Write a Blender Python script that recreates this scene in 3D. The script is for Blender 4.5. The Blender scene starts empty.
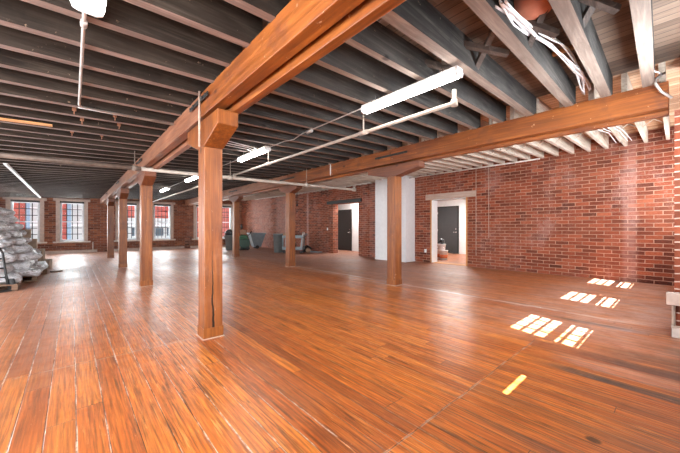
import bpy, bmesh, math, random
from mathutils import Vector, Matrix, noise
R = random.Random(7)
S = bpy.context.scene
COL = S.collection
PI = math.pi

# ------------------------------------------------------------------ materials
def new_mat(name):
    m = bpy.data.materials.new(name); m.use_nodes = True
    nt = m.node_tree; b = nt.nodes['Principled BSDF']
    return m, nt, b
class NB:
    """small node helper"""
    def __init__(s, nt): s.nt = nt
    def n(s, t, **k):
        x = s.nt.nodes.new(t)
        for a, v in k.items(): setattr(x, a, v)
        return x
    def link(s, a, b): s.nt.links.new(a, b)
    def put(s, sock, v):
        if hasattr(v, 'is_output') or hasattr(v, 'links'): s.nt.links.new(v, sock)
        else: sock.default_value = v
    def math(s, op, a, b=0.0, c=0.0, clamp=False):
        x = s.n('ShaderNodeMath', operation=op, use_clamp=clamp)
        s.put(x.inputs[0], a); s.put(x.inputs[1], b); s.put(x.inputs[2], c)
        return x.outputs[0]
    def sep(s, v):
        x = s.n('ShaderNodeSeparateXYZ'); s.put(x.inputs[0], v); return x.outputs
    def comb(s, a, b, c):
        x = s.n('ShaderNodeCombineXYZ')
        for i, v in enumerate((a, b, c)): s.put(x.inputs[i], v)
        return x.outputs[0]
    def noise(s, v, scale, detail=3, rough=.55, dist=0.0):
        x = s.n('ShaderNodeTexNoise'); s.put(x.inputs['Vector'], v)
        x.inputs['Scale'].default_value = scale; x.inputs['Detail'].default_value = detail
        x.inputs['Roughness'].default_value = rough; x.inputs['Distortion'].default_value = dist
        return x.outputs['Fac']
    def white(s, v, dim='3D'):
        x = s.n('ShaderNodeTexWhiteNoise', noise_dimensions=dim)
        s.put(x.inputs['W' if dim == '1D' else 'Vector'], v); return x.outputs['Value']
    def ramp(s, f, stops, interp='LINEAR'):
        x = s.n('ShaderNodeValToRGB'); cr = x.color_ramp; cr.interpolation = interp
        while len(cr.elements) < len(stops): cr.elements.new(.5)
        for e, (p, c) in zip(cr.elements, stops):
            e.position = p; e.color = (*c, 1) if len(c) == 3 else c
        s.put(x.inputs[0], f); return x.outputs[0]
    def rng(s, v, a, b, c=0.0, d=1.0, smooth=False):
        x = s.n('ShaderNodeMapRange', interpolation_type='SMOOTHSTEP' if smooth else 'LINEAR')
        for i, q in enumerate((v, a, b, c, d)): s.put(x.inputs[i], q)
        return x.outputs[0]
    def mix(s, f, a, b, mode='MIX'):
        x = s.n('ShaderNodeMix', data_type='RGBA', blend_type=mode)
        s.put(x.inputs[0], f)
        for i, v in ((6, a), (7, b)):
            if isinstance(v, tuple): v = (*v, 1) if len(v) == 3 else v
            s.put(x.inputs[i], v)
        return x.outputs[2]
    def scale(s, v, k):
        x = s.n('ShaderNodeVectorMath', operation='MULTIPLY'); s.put(x.inputs[0], v); s.put(x.inputs[1], k); return x.outputs[0]
    def add(s, v, k):
        x = s.n('ShaderNodeVectorMath', operation='ADD'); s.put(x.inputs[0], v); s.put(x.inputs[1], k); return x.outputs[0]
    def bump(s, h, strength, dist=.01):
        x = s.n('ShaderNodeBump'); s.put(x.inputs['Height'], h)
        x.inputs['Strength'].default_value = strength; x.inputs['Distance'].default_value = dist
        return x.outputs[0]
    def obj(s): return s.n('ShaderNodeTexCoord').outputs['Object']
    def rnd(s): return s.n('ShaderNodeObjectInfo').outputs['Random']

def plain(name, col, rough=.6, metal=0.0, var=.12, sc=9.0, spec=.5):
    m, nt, b = new_mat(name); N = NB(nt)
    v = N.obj(); f = N.noise(v, sc, 4)
    d = tuple(max(0, c*(1-var*1.6)) for c in col); l = tuple(min(1, c*(1+var)) for c in col)
    N.link(N.ramp(f, [(.3, d), (.7, l)]), b.inputs['Base Color'])
    N.link(N.rng(f, .3, .7, max(0, rough-.08), min(1, rough+.08)), b.inputs['Roughness'])
    b.inputs['Metallic'].default_value = metal; b.inputs['Specular IOR Level'].default_value = spec
    return m

def wood(name, c0, c1, c2, axis='Z', rough=.5, gs=1.0, spec=.5, chips=0, stain=.0, stain_col=(.1, .06, .05), crack=False, bump=.25):
    m, nt, b = new_mat(name); N = NB(nt)
    o = N.obj(); off = N.math('MULTIPLY', N.rnd(), 37.0)
    v = N.add(o, N.comb(off, off, off))
    k = {'X': (.35, 5, 5), 'Y': (5, .35, 5), 'Z': (5, 5, .35)}[axis]
    g = N.noise(N.scale(v, k), 2.6*gs, 6, .62, 1.6)
    k2 = {'X': (.6, 26, 26), 'Y': (26, .6, 26), 'Z': (26, 26, .6)}[axis]
    g2 = N.noise(N.scale(v, k2), 2.0*gs, 3, .6, .3)
    big = N.noise(v, 1.3, 3)
    c = N.ramp(g, [(.28, c0), (.5, c1), (.72, c2)])
    c = N.mix(N.rng(g2, .38, .62, .55, 0), c, c0)
    c = N.mix(N.rng(big, .35, .7, .0, .35), c, c2)
    # knots
    vo = N.n('ShaderNodeTexVoronoi'); N.put(vo.inputs['Vector'], N.scale(v, tuple(.55 if q < 1 else .9 for q in k))); vo.inputs['Scale'].default_value = 2.6
    kn = N.rng(vo.outputs['Distance'], .03, .09, .85, 0, True)
    c = N.mix(kn, c, tuple(q*.35 for q in c0))
    if stain:
        st = N.rng(N.noise(N.scale(v, (1.5, 1.5, 1.5)), 1.8, 5, .65), .5, .72, 0, stain, True)
        c = N.mix(st, c, stain_col)
    h = N.math('ADD', g2, N.math('MULTIPLY', g, .6))
    if crack:
        x, y, z = N.sep(o)
        w = N.math('MULTIPLY', N.math('SUBTRACT', N.noise(N.comb(0, 0, N.math('MULTIPLY', z, 2.2)), 1.6, 3), .5), .07)
        lean = N.math('MULTIPLY', N.math('SUBTRACT', z, .1), -.018)
        d = N.math('ABSOLUTE', N.math('SUBTRACT', x, N.math('ADD', N.math('ADD', w, lean), -.0)))
        wid = N.rng(z, .05, .95, .0125, .0015)
        cm = N.math('MULTIPLY', N.math('LESS_THAN', d, wid), N.math('LESS_THAN', z, .95))
        c = N.mix(cm, c, (.012, .007, .005)); h = N.math('SUBTRACT', h, N.math('MULTIPLY', cm, 2.5))
    if chips: c = N.mix(N.rng(N.noise(v, 13, 5, .75), .66, .70, 0, chips), c, (.72, .50, .34))
    b.inputs['Specular IOR Level'].default_value = spec
    N.link(c, b.inputs['Base Color'])
    N.link(N.rng(g2, .3, .7, rough-.08, rough+.12), b.inputs['Roughness'])
    N.link(N.bump(h, bump, .008), b.inputs['Normal'])
    return m

def brick_mat(name, stops, mortar, bw=.27, rh=.087, chalk=.0, streak=None, rough=.85, msize=.008):
    m, nt, b = new_mat(name); N = NB(nt)
    o = N.obj(); geo = N.n('ShaderNodeNewGeometry')
    nx = N.math('ABSOLUTE', N.sep(geo.outputs['True Normal'])[0])
    x, y, z = N.sep(o)
    isx = N.math('GREATER_THAN', nx, .6)
    u = N.math('ADD', N.math('MULTIPLY', y, isx), N.math('MULTIPLY', x, N.math('SUBTRACT', 1.0, isx)))
    wob = N.math('MULTIPLY', N.math('SUBTRACT', N.noise(o, 4.0, 3), .5), .018)
    wob2 = N.math('MULTIPLY', N.math('SUBTRACT', N.noise(N.add(o, (5, 3, 1)), 14.0, 3), .5), .012)
    v = N.comb(N.math('ADD', u, wob2), N.math('ADD', N.math('ADD', z, wob), wob2), 0.0)
    br = N.n('ShaderNodeTexBrick'); N.put(br.inputs['Vector'], v)
    br.offset = .5; br.squash = 1
    for k_, val in (('Scale', 1.0), ('Mortar Size', msize), ('Mortar Smooth', .25), ('Bias', 0.0), ('Brick Width', bw), ('Row Height', rh)):
        br.inputs[k_].default_value = val
    br.inputs['Color1'].default_value = (0, 0, 0, 1); br.inputs['Color2'].default_value = (1, 1, 1, 1)
    br.inputs['Mortar'].default_value = (.5, .5, .5, 1)
    val = N.sep(br.outputs['Color'])[0]
    fac = br.outputs['Fac']
    fine = N.noise(o, 38.0, 4, .7); big = N.noise(o, .7, 4, .6); mid = N.noise(o, 5, 4, .6)
    t = N.math('ADD', N.math('MULTIPLY', val, .62), N.math('ADD', N.math('MULTIPLY', N.math('SUBTRACT', fine, .5), .45), N.math('MULTIPLY', N.math('SUBTRACT', mid, .3), .5)), clamp=True)
    c = N.ramp(t, stops)
    c = N.mix(N.rng(big, .38, .66, 0, .55), c, (.30, .095, .05), 'MIX')
    mo = N.mix(N.rng(mid, .35, .7), mortar, tuple(q*.5 for q in mortar))
    c = N.mix(fac, c, mo)
    if chalk:
        ch = N.rng(N.math('MULTIPLY', N.noise(N.scale(o, (1, 1, .45)), 1.5, 4, .65), N.math('ADD', fine, .45)), .47, .68, 0, chalk, True)
        c = N.mix(ch, c, (.62, .47, .44))
    for (cy, w_, a_) in (streak or []):
        d = N.math('ABSOLUTE', N.math('SUBTRACT', u, N.math('ADD', cy, N.math('MULTIPLY', N.math('SUBTRACT', mid, .5), w_*.7))))
        mk = N.math('MULTIPLY', N.rng(d, w_*.4, w_, a_, 0, True), N.rng(N.noise(o, 9, 4, .7), .32, .55, .45, 1))
        c = N.mix(mk, c, (.66, .42, .37))
    N.link(c, b.inputs['Base Color']); b.inputs['Roughness'].default_value = rough
    b.inputs['Specular IOR Level'].default_value = .25
    h = N.math('ADD', N.math('MULTIPLY', fac, -1.0), N.math('MULTIPLY', fine, .35))
    N.link(N.bump(h, .55, .008), b.inputs['Normal'])
    return m

def floor_mat():
    m, nt, b = new_mat('worn_pine_planks'); N = NB(nt)
    o = N.obj(); x, y, z = N.sep(o)
    # wide boards in the left bay, narrower ones to the right of it
    left = N.math('LESS_THAN', x, 1.22)
    w = N.math('ADD', .098, N.math('MULTIPLY', left, .042))
    px = N.math('DIVIDE', N.math('ADD', x, 20.0), w)
    idx = N.math('FLOOR', px); fx = N.math('SUBTRACT', px, idx)
    r1 = N.white(N.comb(idx, left, 3.0)); r2 = N.white(N.comb(idx, left, 9.0))
    # board ends: staggered, plus one straight cross joint
    ys = N.math('ADD', y, N.math('ADD', N.math('MULTIPLY', r1, 5.0), 30))
    L = N.math('ADD', 3.4, N.math('MULTIPLY', r2, 1.6))
    py = N.math('DIVIDE', ys, L); iy = N.math('FLOOR', py); fy = N.math('SUBTRACT', py, iy)
    near = N.math('LESS_THAN', y, N.math('ADD', 1.06, N.math('MULTIPLY', left, 2.5)))
    rb = N.white(N.comb(idx, N.math('ADD', iy, N.math('MULTIPLY', near, 50)), N.math('ADD', left, 5.0)))
    rb2 = N.white(N.comb(idx, N.math('ADD', iy, N.math('MULTIPLY', near, 50)), 17.0))
    off = N.math('MULTIPLY', rb, 91.0)
    gv = N.comb(N.math('MULTIPLY', x, 9.0), N.math('ADD', N.math('MULTIPLY', y, .75), off), off)
    g = N.noise(gv, 1.7, 6, .6, 2.2)
    gf = N.noise(N.comb(N.math('MULTIPLY', x, 60.0), N.math('ADD', N.math('MULTIPLY', y, 2.0), off), off), 1.5, 3, .6, .3)
    wv = N.n('ShaderNodeTexWave', wave_type='BANDS', bands_direction='X', wave_profile='SIN')
    N.put(wv.inputs['Vector'], N.comb(x, N.math('ADD', N.math('MULTIPLY', y, .12), off), off))
    wv.inputs['Scale'].default_value = 11; wv.inputs['Distortion'].default_value = 7; wv.inputs['Detail'].default_value = 2; wv.inputs['Detail Scale'].default_value = 1.2
    wf = wv.outputs['Fac']
    t = N.math('ADD', N.math('MULTIPLY', g, .62), N.math('ADD', N.math('MULTIPLY', wf, .14), N.math('ADD', N.math('MULTIPLY', rb, .24), .06)), clamp=True)
    c = N.ramp(t, [(.22, (.17, .038, .007)), (.42, (.40, .092, .013)), (.58, (.58, .155, .020)), (.75, (.70, .23, .036)), (.92, (.78, .33, .07))])
    c = N.mix(N.rng(gf, .36, .58, .62, 0), c, (.13, .032, .010))
    dirt = N.noise(N.comb(N.math('MULTIPLY', x, 34.0), N.math('ADD', N.math('MULTIPLY', y, 1.1), off), 7.0), 1.5, 5, .72, .8)
    patchy = N.noise(N.scale(o, (1.6, .8, 1)), 1.2, 4, .6)
    c = N.mix(N.math('MULTIPLY', N.rng(dirt, .50, .62, 0, 1), N.rng(patchy, .36, .6, .4, .95)), c, (.07, .022, .010))
    lite = N.noise(N.comb(N.math('MULTIPLY', x, 30.0), N.math('ADD', N.math('MULTIPLY', y, 1.6), off), 19.0), 1.5, 5, .7, .6)
    c = N.mix(N.math('MULTIPLY', N.rng(lite, .57, .68, 0, .8), N.rng(patchy, .6, .4, .15, .8)), c, (.78, .38, .12))
    c = N.mix(N.math('MULTIPLY', N.rng(rb2, .8, .95), .45), c, (.16, .04, .015))
    # wear: greyed, dulled traffic areas
    wn = N.noise(N.scale(o, (1.0, .45, 1)), .9, 5, .6, .4)
    # the right hand bay is duller and browner; the far end has pinkish window glare painted in
    rb_ = N.rng(N.math('ADD', x, N.math('MULTIPLY', wn, .5)), 5.4, 5.75, 0, 1, True)
    c = N.mix(N.math('MULTIPLY', rb_, N.rng(y, .5, 9, .10, .66)), c, N.mix(g, (.14, .052, .032), (.38, .17, .11)))
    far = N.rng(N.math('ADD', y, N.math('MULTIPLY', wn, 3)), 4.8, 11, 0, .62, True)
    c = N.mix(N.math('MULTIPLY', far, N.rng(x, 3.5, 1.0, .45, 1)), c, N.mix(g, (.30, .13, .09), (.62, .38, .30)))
    c = N.mix(N.math('MULTIPLY', N.rng(wn, .5, .72, 0, .38, True), N.rng(gf, .3, .7, .6, 1)), c, (.34, .13, .06))
    sun_haze_dust = N.math('MULTIPLY', N.math('MULTIPLY', N.rng(x, 3.3, 4.6, 0, 1, True), N.rng(y, 2.3, 1.2, 0, 1, True)), N.rng(N.noise(N.comb(N.math('MULTIPLY', x, 3), N.math('MULTIPLY', y, 1.6), 4), 1.6, 6, .7), .38, .62, .05, .42))
    c = N.mix(sun_haze_dust, c, (.52, .42, .38))  # pale dust film that also paints the sun patch area whiter
    # left bay edge: browner film
    c = N.mix(N.rng(N.math('ADD', x, N.math('MULTIPLY', wn, -1.2)), .2, -1.3, 0, .35, True), c, (.33, .13, .065))
    # dark oil stained boards near the pier
    st = 0.0
    for (xa, xb, ya, yb, a_) in ((3.09, 3.21, -1.2, 1.0, 1.0), (3.56, 3.76, -1.0, .72, .8), (3.78, 4.1, -1.0, .62, .55), (4.84, 4.95, .1, 1.35, .85), (4.25, 4.5, -1, .35, .5), (2.35, 2.43, -.8, .4, .45), (1.9, 1.96, -.3, 1.0, .4), (3.3, 3.34, -.6, .9, .5)):
        mx = N.math('MULTIPLY', N.rng(x, xa-.01, xa+.015, 0, 1), N.rng(x, xb-.015, xb+.01, 1, 0))
        my = N.math('MULTIPLY', N.rng(y, ya, ya+.4, 0, 1), N.rng(y, yb-.35, yb, 1, 0))
        mm = N.math('MULTIPLY', N.math('MULTIPLY', mx, my), N.rng(N.noise(N.comb(N.math('MULTIPLY', x, 26), N.math('MULTIPLY', y, 1.3), 0), 1.3, 4, .65), .3, .52, .15, a_))
        st = mm if st == 0.0 else N.math('MAXIMUM', st, mm)
    c = N.mix(st, c, (.045, .036, .032))
    kx = N.math('ADD', N.math('POWER', N.math('MULTIPLY', N.math('SUBTRACT', x, 2.21), 1.0), 2.0), N.math('POWER', N.math('MULTIPLY', N.math('SUBTRACT', y, .335), .8), 2.0))
    c = N.mix(N.rng(N.math('ADD', kx, N.math('MULTIPLY', N.math('SUBTRACT', N.noise(o, 40, 3), .5), .0012)), .0004, .0012, .85, 0), c, (.03, .012, .008))
    # pale paint lines where a partition stood along the column row, and scuffs
    def pale(cx, wd, ya, yb, amp, col=(.62, .50, .44), wig=.05):
        d = N.math('ABSOLUTE', N.math('SUBTRACT', N.math('SUBTRACT', x, cx), N.math('MULTIPLY', N.math('SUBTRACT', N.noise(N.comb(0, y, 0), 1.2, 2), .5), wig)))
        my = N.math('MULTIPLY', N.rng(y, ya, ya+.3, 0, 1), N.rng(y, yb-.3, yb, 1, 0))
        return N.math('MULTIPLY', N.math('MULTIPLY', N.rng(d, wd*.6, wd, amp, 0), my), N.rng(N.noise(N.comb(N.math('MULTIPLY', x, 12), N.math('MULTIPLY', y, 2.5), 3), 1.5, 4, .7), .35, .6, .1, 1)), col
    for args in ((5.28, .045, .2, 8.2, .95), (5.05, .03, 4, 12, .55), (4.9, .1, .1, 1.0, .5, (.45, .42, .42)), (3.42, .14, -.6, .9, .28, (.42, .38, .37))):
        f_, c_ = pale(*args); c = N.mix(f_, c, c_)
    sc = N.rng(N.noise(N.scale(o, (9, 3.0, 1)), 8.0, 6, .75), .62, .70, 0, .5)
    c = N.mix(sc, c, (.66, .45, .33))
    dk = N.rng(N.noise(N.scale(N.add(o, (4, 9, 0)), (5, 2.5, 1)), 9.0, 6, .75), .63, .74, 0, .35)
    c = N.mix(dk, c, (.10, .035, .018))
    # gaps between boards
    dx = N.math('MULTIPLY', N.math('MINIMUM', fx, N.math('SUBTRACT', 1.0, fx)), w)
    dy = N.math('MULTIPLY', N.math('MINIMUM', fy, N.math('SUBTRACT', 1.0, fy)), L)
    gap = N.math('MAXIMUM', N.rng(dx, .0012, .0036, 1, 0), N.rng(dy, .001, .003, 1, 0))
    cross = N.math('ABSOLUTE', N.math('SUBTRACT', y, N.math('ADD', N.math('ADD', 1.05, N.math('MULTIPLY', left, 2.48)), N.math('MULTIPLY', N.math('SUBTRACT', N.noise(N.comb(x, 0, 0), 3, 2), .5), .03))))
    crossm = N.math('MULTIPLY', N.rng(cross, .002, .005, .8, 0), N.math('LESS_THAN', x, 3.75))
    gap = N.math('MAXIMUM', gap, crossm)
    putty = N.math('MULTIPLY', N.math('MULTIPLY', N.rng(dx, N.math('ADD', .0012, N.math('MULTIPLY', left, .002)), N.math('ADD', .003, N.math('MULTIPLY', left, .0035)), 1, 0), N.math('ADD', .5, N.math('MULTIPLY', left, .5))), N.rng(N.noise(N.comb(idx, N.math('MULTIPLY', y, 1.7), 2.0), 1.4, 3, .6),   .49, .56, 0, .9))
    c = N.mix(gap, c, (.045, .018, .010))
    c = N.mix(N.math('MULTIPLY', putty, N.rng(N.noise(o, 22, 4, .7), .38, .56, .25, 1)), c, (.56, .45, .38))
    cr = N.math('MULTIPLY', N.rng(cross, .004, .012, .35, 0), N.math('LESS_THAN', x, 3.75))
    c = N.mix(N.math('MULTIPLY', cr, N.rng(N.noise(o, 9, 3), .42, .58)), c, (.62, .50, .42))
    N.link(c, b.inputs['Base Color'])
    rr = N.math('ADD', N.rng(wn, .3, .7, .16, .34), N.math('ADD', N.math('MULTIPLY', gf, .12), N.math('MULTIPLY', rb_, .14)))
    rr = N.math('ADD', rr, N.math('ADD', N.rng(N.noise(o, 6, 5, .7), .45, .7, 0, .16), N.rng(y, 2.5, 11, 0, .11)))
    rr = N.math('MAXIMUM', rr, .30)
    N.link(rr, b.inputs['Roughness'])
    b.inputs['Specular IOR Level'].default_value = .75
    # boards cup slightly: soft bump + gap
    cup = N.math('MULTIPLY', N.math('POWER', N.math('ABSOLUTE', N.math('SUBTRACT', fx, .5)), 2.0), -1.2)
    uneven = N.math('MULTIPLY', N.noise(N.scale(o, (5, 1.6, 1)), 1.4, 3), 1.5)
    h = N.math('ADD', N.math('ADD', N.math('MULTIPLY', gap, -1.6), N.math('MULTIPLY', gf, .12)), N.math('ADD', cup, N.math('ADD', uneven, N.math('MULTIPLY', rb, .5))))
    N.link(N.bump(h, .38, .004), b.inputs['Normal'])
    return m

def deck_mat(name, c0, c1, c2):
    m, nt, b = new_mat(name); N = NB(nt)
    o = N.obj(); x, y, z = N.sep(o)
    px = N.math('DIVIDE', N.math('ADD', x, 20), .115); idx = N.math('FLOOR', px); fx = N.math('SUBTRACT', px, idx)
    r = N.white(N.comb(idx, N.math('FLOOR', N.math('DIVIDE', N.math('ADD', y, N.math('MULTIPLY', N.white(N.comb(idx, 4, 2)), 5)), 3.0)), 1))
    g = N.noise(N.comb(N.math('MULTIPLY', x, 14), y, N.math('MULTIPLY', r, 50)), 1.6, 5, .6, 1)
    t = N.math('ADD', N.math('MULTIPLY', g, .6), N.math('MULTIPLY', r, .4))
    c = N.ramp(t, [(.25, c0), (.5, c1), (.8, c2)])
    gap = N.rng(N.math('MINIMUM', fx, N.math('SUBTRACT', 1, fx)), .015, .05, 1, 0)
    c = N.mix(gap, c, tuple(q*.2 for q in c0))
    N.link(c, b.inputs['Base Color']); b.inputs['Roughness'].default_value = .75
    N.link(N.bump(N.math('MULTIPLY', gap, -1), .5, .006), b.inputs['Normal'])
    return m

def emit(name, col, strength):
    m, nt, b = new_mat(name)
    b.inputs['Base Color'].default_value = (.9, .9, .9, 1)
    b.inputs['Emission Color'].default_value = (*col, 1); b.inputs['Emission Strength'].default_value = strength
    b.inputs['Roughness'].default_value = .4
    return m
def glass_mat(name, tint=(.96, .98, .98)):
    m = bpy.data.materials.new(name); m.use_nodes = True; nt = m.node_tree; nt.nodes.clear(); N = NB(nt)
    out = N.n('ShaderNodeOutputMaterial'); t = N.n('ShaderNodeBsdfTransparent'); t.inputs[0].default_value = (*tint, 1)
    g = N.n('ShaderNodeBsdfGlossy'); g.inputs['Roughness'].default_value = .18
    mx = N.n('ShaderNodeMixShader'); fr = N.n('ShaderNodeLayerWeight'); fr.inputs[0].default_value = .12
    N.link(N.rng(fr.outputs['Facing'], .1, 1, .002, .3), mx.inputs[0]); N.link(t.outputs[0], mx.inputs[1]); N.link(g.outputs[0], mx.inputs[2]); N.link(mx.outputs[0], out.inputs[0])
    return m

M = {}
M['post'] = wood('oiled_fir_post', (.085, .020, .004), (.215, .058, .009), (.37, .125, .022), 'Z', .4, chips=.35, stain=.45, stain_col=(.07, .020, .008))
M['post_crack'] = wood('split_fir_post', (.085, .022, .006), (.22, .062, .012), (.37, .13, .028), 'Z', .42, chips=.4, crack=True, stain=.35, stain_col=(.30, .16, .10))
M['beam'] = wood('fir_girder', (.07, .016, .004), (.215, .055, .008), (.38, .12, .018), 'Y', .45, gs=.8, chips=.8, stain=.75, stain_col=(.11, .032, .012))
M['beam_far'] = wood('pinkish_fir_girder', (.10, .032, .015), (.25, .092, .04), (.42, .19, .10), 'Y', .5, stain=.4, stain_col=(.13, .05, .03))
M['bolster'] = wood('fir_bolster', (.06, .016, .007), (.14, .040, .014), (.24, .075, .026), 'Y', .5, stain=.6, stain_col=(.10, .04, .03))
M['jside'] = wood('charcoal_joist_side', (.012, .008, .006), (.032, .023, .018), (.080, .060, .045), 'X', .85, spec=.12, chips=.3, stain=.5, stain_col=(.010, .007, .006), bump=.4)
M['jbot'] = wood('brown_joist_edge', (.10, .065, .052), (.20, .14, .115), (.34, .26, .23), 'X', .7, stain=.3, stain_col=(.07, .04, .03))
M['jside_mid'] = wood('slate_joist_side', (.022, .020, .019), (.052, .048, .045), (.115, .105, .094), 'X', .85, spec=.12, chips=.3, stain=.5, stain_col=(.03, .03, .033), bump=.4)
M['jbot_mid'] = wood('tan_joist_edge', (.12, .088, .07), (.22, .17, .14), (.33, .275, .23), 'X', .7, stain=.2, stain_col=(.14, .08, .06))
M['jwhite'] = wood('whitewashed_joist', (.36, .27, .20), (.62, .52, .42), (.78, .70, .61), 'X', .75, stain=.25, stain_col=(.30, .17, .10))
M['brace'] = wood('dark_bridging', (.03, .022, .018), (.07, .05, .04), (.20, .17, .15), 'X', .7)
M['newwood'] = wood('new_pine', (.42, .17, .05), (.62, .28, .09), (.72, .38, .15), 'X', .6)
M['timberhead'] = wood('pale_timber_header', (.30, .20, .15), (.46, .34, .27), (.58, .46, .38), 'Y', .7, stain=.3, stain_col=(.35, .14, .08))
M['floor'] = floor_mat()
M['deck_dark'] = deck_mat('dark_roof_boards', (.030, .020, .016), (.055, .036, .028), (.09, .06, .045))
M['deck_mid'] = deck_mat('brown_roof_boards', (.075, .047, .032), (.135, .088, .062), (.21, .145, .105))
M['deck_tan'] = deck_mat('tan_roof_boards', (.40, .20, .10), (.58, .34, .20), (.72, .50, .34))
bst = [(.05, (.06, .016, .010)), (.35, (.155, .034, .017)), (.6, (.27, .062, .028)), (.85, (.40, .12, .058))]
M['brick_r'] = brick_mat('red_brick', bst, (.46, .26, .18), chalk=.16, streak=[(.78, .16, .2), (8.5, .2, .15), (13.3, .12, .4), (15.5, .9, .4), (17.5, 1.4, .4)])
M['brick_f'] = brick_mat('brown_brick', [(.05, (.07, .028, .02)), (.35, (.17, .06, .035)), (.6, (.28, .10, .05)), (.85, (.45, .20, .10))], (.34, .24, .19), chalk=.15)
M['brick_p'] = brick_mat('pier_brick', bst, (.66, .50, .42), chalk=.2)
M['white'] = plain('white_plaster', (.80, .81, .81), .6, var=.03)
M['offwhite'] = plain('off_white_paint', (.66, .61, .55), .55, var=.12)
M['winwhite'] = plain('pale_blue_window_paint', (.62, .66, .68), .45, var=.06)
M['casing'] = plain('beige_casing', (.56, .45, .38), .6, var=.12)
M['black'] = plain('black_iron', (.015, .014, .013), .5)
M['blacksteel'] = plain('dark_steel', (.05, .045, .042), .5, .6)
M['doordark'] = plain('charcoal_door_paint', (.045, .046, .048), .45, var=.08)
M['doorblack'] = plain('black_door_paint', (.028, .022, .020), .45)
M['chrome'] = plain('brushed_steel', (.7, .7, .7), .25, 1.0, .04)
M['pipe'] = plain('cream_pipe_paint', (.42, .36, .30), .5, var=.12)
M['pipebrown'] = plain('dusty_brown_pipe', (.20, .155, .125), .55, var=.25)
M['conduit'] = plain('galvanised_conduit', (.50, .47, .44), .4, .5, .12)
M['housing'] = plain('white_enamel', (.75, .75, .74), .4, var=.03)
M['diff'] = emit('lit_diffuser', (1.0, .97, .93), 22.0)
M['cable'] = plain('white_cable', (.85, .86, .88), .45, var=.05)
M['raceway'] = plain('white_raceway', (.80, .80, .80), .4, var=.04)
M['terra'] = plain('terracotta', (.55, .20, .12), .6, var=.1)
M['glass'] = glass_mat('window_glass')
M['greybin'] = plain('grey_plastic', (.20, .215, .21), .5, var=.1)
M['bluebin'] = plain('blue_grey_plastic', (.26, .32, .35), .5, var=.1)
M['green'] = plain('green_plastic', (.02, .13, .05), .45)
M['darkgreen'] = plain('dark_green_plastic', (.012, .06, .035), .45)
M['card'] = plain('cardboard', (.42, .25, .16), .8)
M['blackbag'] = plain('black_polythene', (.018, .018, .020), .3)
M['paper'] = plain('white_paper', (.72, .68, .64), .7)
M['orange'] = plain('orange_paint', (.68, .20, .07), .5)
M['rubber'] = plain('rubber', (.03, .03, .03), .7)
M['pallet'] = wood('grey_brown_pallet', (.10, .055, .035), (.22, .13, .08), (.34, .22, .14), 'X', .8)
M['tanbag'] = plain('tan_sacking', (.46, .36, .27), .75, var=.2)
M['street'] = plain('asphalt', (.35, .34, .33), .8)
M['redfacade'] = brick_mat('salmon_facade_brick', [(.1, (.34, .06, .05)), (.5, (.46, .10, .08)), (.9, (.54, .15, .12))], (.50, .22, .18), bw=.5, rh=.16, msize=.012)
M['palefacade'] = plain('pale_facade', (.46, .52, .50), .7, var=.06, sc=2)
M['facadeglass'] = plain('facade_glass', (.05, .08, .10), .15, var=.3, sc=1.5)
M['bluefacade'] = plain('blue_grey_pilaster', (.22, .34, .44), .6)
M['rust'] = plain('rusty_bracket', (.34, .15, .08), .7)
def bag_mat():
    m, nt, b = new_mat('silvery_plastic_wrap'); N = NB(nt)
    o = N.obj(); off = N.math('MULTIPLY', N.rnd(), 30); v = N.add(o, N.comb(off, off, off))
    n1 = N.noise(N.scale(v, (5, 5, 11)), 1.6, 5, .65, 1.2); n2 = N.noise(v, 3, 3)
    c = N.ramp(n1, [(.3, (.22, .20, .19)), (.43, (.52, .51, .51)), (.55, (.78, .79, .82)), (.7, (.93, .95, .98))])
    c = N.mix(N.rng(n2, .55, .75, 0, .3), c, (.60, .50, .40))
    N.link(c, b.inputs['Base Color']); N.link(N.rng(n1, .3, .7, .5, .18), b.inputs['Roughness'])
    b.inputs['Metallic'].default_value = .1
    N.link(N.bump(n1, 1.0, .05), b.inputs['Normal'])
    return m
M['bag'] = bag_mat()

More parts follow.
